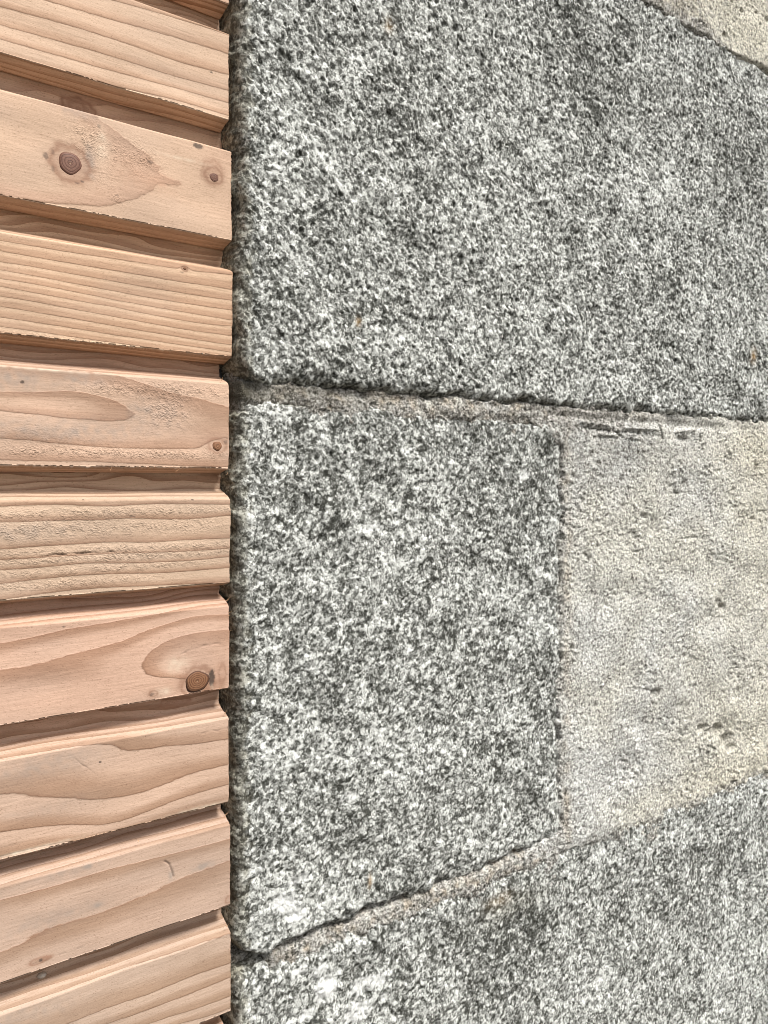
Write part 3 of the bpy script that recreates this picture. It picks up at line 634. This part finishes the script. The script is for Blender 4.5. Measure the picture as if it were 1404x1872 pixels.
    mat = wood_material('softwood', seed=bi * 1.7, hue=[.502, .504, .502, .503, .5, .501, .4995, .5, .4995, .500, .501][min(bi, 10)], **b['mat'])
    stain = stain + 0.10 * np.clip(0.3 + wC(Xe * 0.8 + bi * 0.3, S * 0.6 + 0.1), 0, 1.5)
    at = dict(ring=G, halo=np.clip(halo, 0, 1), spot=np.clip(spot, 0, 1), pale=np.clip(pale, 0, 1), pink=np.clip(pink, 0, 1), stain=np.clip(stain, 0, 1), torn=np.clip(torn, 0, 2))
    return raw_mesh('plank', V, Q, caps, at, mat, clad)

def add_knot(plank, off, kx, ky, rx, ry, mat, proud=0.0005, tilt=0.0, y0=0.0):
    cx, cz_ = p2w(kx / 2.987, ky / 2.987 + off); ex, _ = p2w((kx + rx) / 2.987, ky / 2.987 + off); _, ez = p2w(kx / 2.987, (ky - ry) / 2.987 + off)
    RX, RZ = float(ex - cx), float(ez - cz_); nr, na = 14, 56
    rr = np.linspace(0.0, 1.0, nr + 1)[1:]; V = [(0, -proud, 0)]; rad = [0.0]
    wob = 1 + 0.05 * np.sin(np.arange(na) * 2 * math.pi / na * 3 + kx) + 0.03 * np.sin(np.arange(na) * 2 * math.pi / na * 5 + ky)
    for r in rr:
        for k in range(na):
            a = 2 * math.pi * k / na; w = 1 + (wob[k] - 1) * r
            u, v = RX * r * w * math.cos(a), RZ * r * w * math.sin(a)
            if tilt: u, v = u * math.cos(tilt) - v * math.sin(tilt), u * math.sin(tilt) + v * math.cos(tilt)
            V.append((u, -proud * (1 - r ** 6) + 0.0009 * (r ** 10) + 0.00005 * math.sin(r * 40), v)); rad.append(r)
    q = []
    for i in range(nr - 1):
        for k in range(na):
            a = 1 + i * na + k; b_ = 1 + i * na + (k + 1) % na; q.append((a, b_, b_ + na, a + na))
    ng = [(0, 1 + (k + 1) % na, 1 + k) for k in range(na)]
    # quads wind the other way to face the viewer
    q = [(a, d, c, b_) for a, b_, c, d in q]
    o = raw_mesh('knot', V, q, ng, {'rad': rad}, mat, plank)
    o.location = (float(cx), y0, float(cz_))
    return o

planks = []
prev = None
for bi, b in enumerate(boards):
    if prev is None: above = board_z(b)[1] + 0.022
    else: above = board_z(prev)[0]
    planks.append(make_plank(bi, b, above)); prev = b

k_big = knot_material('knot_reddish', (0.225, 0.115, 0.080), (0.12, 0.055, 0.040), (0.14, 0.06, 0.04), 4.0)
k_ring = knot_material('knot_ringed', (0.27, 0.135, 0.07), (0.13, 0.048, 0.028), (0.06, 0.028, 0.02), 6.0)
k_small = knot_material('knot_brown', (0.30, 0.15, 0.08), (0.18, 0.08, 0.04), (0.20, 0.09, 0.045), 2.5)
add_knot(planks[2], 0, 383, 893, 66, 66, k_big, tilt=-0.3)
add_knot(planks[2], 0, 1168, 966, 31, 30, k_big)
add_knot(planks[4], 430, 1187, 1152, 27, 27, k_small)
add_knot(planks[6], 860, 1076, 1150, 69, 62, k_ring, proud=0.0006)
add_knot(planks[3], 430, 1009, 182, 11, 10, k_small)

# splinters at the sawn ends
sp_t = NT('splinter_wood'); sp_m = sp_t.out((0.62, 0.38, 0.22), 0.7)
def splinter(pl, px, py, dx, dz, L=0.003, w=0.0005):
    x, z = p2w(px, py); x = float(x); z = float(z)
    d = np.array([dx, -0.3, dz]); d = d / np.linalg.norm(d); u = np.cross(d, [0, 0, 1.0]); u /= np.linalg.norm(u); v = np.cross(d, u)
    V = []; segs = 5
    for i in range(segs):
        t = i / (segs - 1); r = w * (1 - t) + 0.00004; c = np.array([x - 0.0012, 0.0006, z]) + d * L * t + np.array([0, 0, 0.25 * L * t * t])
        for k in range(4):
            a = k * math.pi / 2; V.append(c + r * (math.cos(a) * u + 0.5 * math.sin(a) * v))
    q = [(i * 4 + k, i * 4 + (k + 1) % 4, i * 4 + 4 + (k + 1) % 4, i * 4 + 4 + k) for i in range(segs - 1) for k in range(4)]
    raw_mesh('splinter', V, q, [(0, 3, 2, 1), (16, 17, 18, 19)], None, sp_m, pl, smooth=False)
for pi, px, py, dx, dz, L in [(6, 417, 1099, 1, .8, .004), (6, 418, 1122, 1, .25, .004), (6, 418, 1126, 1, 0, .003), (6, 417, 1155, 1, 0, .0038), (6, 418, 1222, 1, -.3, .0022),
                              (7, 414, 1305, .6, .9, .003), (8, 415, 1490, .9, .6, .0035), (5, 418, 868, .3, .8, .002), (4, 408, 696, .4, 1, .0025), (6, 404, 1260, .3, .8, .002),
                              (9, 417, 1694, .8, .6, .003), (4, 205, 860, .6, 1, .003), (4, 325, 862, 1, .6, .003), (7, 256, 1535, .3, -1, .002)]:
    splinter(planks[pi], px, py, dx, dz, L)

# bead of clear resin in the groove above the lowest full board
rt = NT('resin'); rm = rt.out((0.80, 0.76, 0.68), 0.10, None, spec=0.6)
rt.bsdf.inputs['Transmission Weight'].default_value = 0.5; rt.bsdf.inputs['IOR'].default_value = 1.5
V = []; q = []
nu, nv = 16, 10
for i in range(nv + 1):
    a = math.pi * i / nv
    for k in range(nu):
        c = 2 * math.pi * k / nu
        V.append((0.0030 * math.sin(a) * math.cos(c), 0.0028 * math.cos(a), 0.0021 * math.sin(a) * math.sin(c) - 0.0006 * math.cos(a)))
for i in range(nv):
    for k in range(nu): q.append((i * nu + k, i * nu + (k + 1) % nu, (i + 1) * nu + (k + 1) % nu, (i + 1) * nu + k))
rb = raw_mesh('resin_bead', V, q, [], None, rm, planks[9])
x, z = p2w(76, 1782, 0.0155); rb.location = (float(x), 0.0150, float(z)); rb['label'] = 'small glossy clear bead in the groove near the lower left'

# thin root fibres caught in the gap beside the boards
ft = NT('root_fibre'); fm = ft.out((0.16, 0.10, 0.07), 0.8)
def fibre(pts, r=0.00022):
    P = [np.array([float(p2w(a, b, y)[0]), y, float(p2w(a, b, y)[1])]) for a, b, y in pts]
    V = []; q = []
    for i, c in enumerate(P):
        for k in range(5):
            an = 2 * math.pi * k / 5; V.append(c + r * np.array([math.cos(an), math.sin(an) * 0.5, math.sin(an)]))
    for i in range(len(P) - 1):
        for k in range(5): q.append((i * 5 + k, i * 5 + (k + 1) % 5, i * 5 + 5 + (k + 1) % 5, i * 5 + 5 + k))
    return raw_mesh('root_fibre', V, q, [(0, 1, 2, 3, 4), tuple(len(V) - 1 - k for k in range(5))], None, fm)
for lab, pts in [('thin dry root fibre poking out of the gap under the topmost board', [(392, 54, .012), (404, 56, .009), (416, 58, .006), (422, 62, .004)]),
            ('thin dry root fibre in the gap between the second and third boards', [(408, 262, .012), (412, 250, .009), (416, 246, .008), (419, 240, .008)])]:
    o = fibre(pts); o['label'] = lab; o['category'] = 'root fibre'; o['group'] = 'root fibres caught beside the boards'
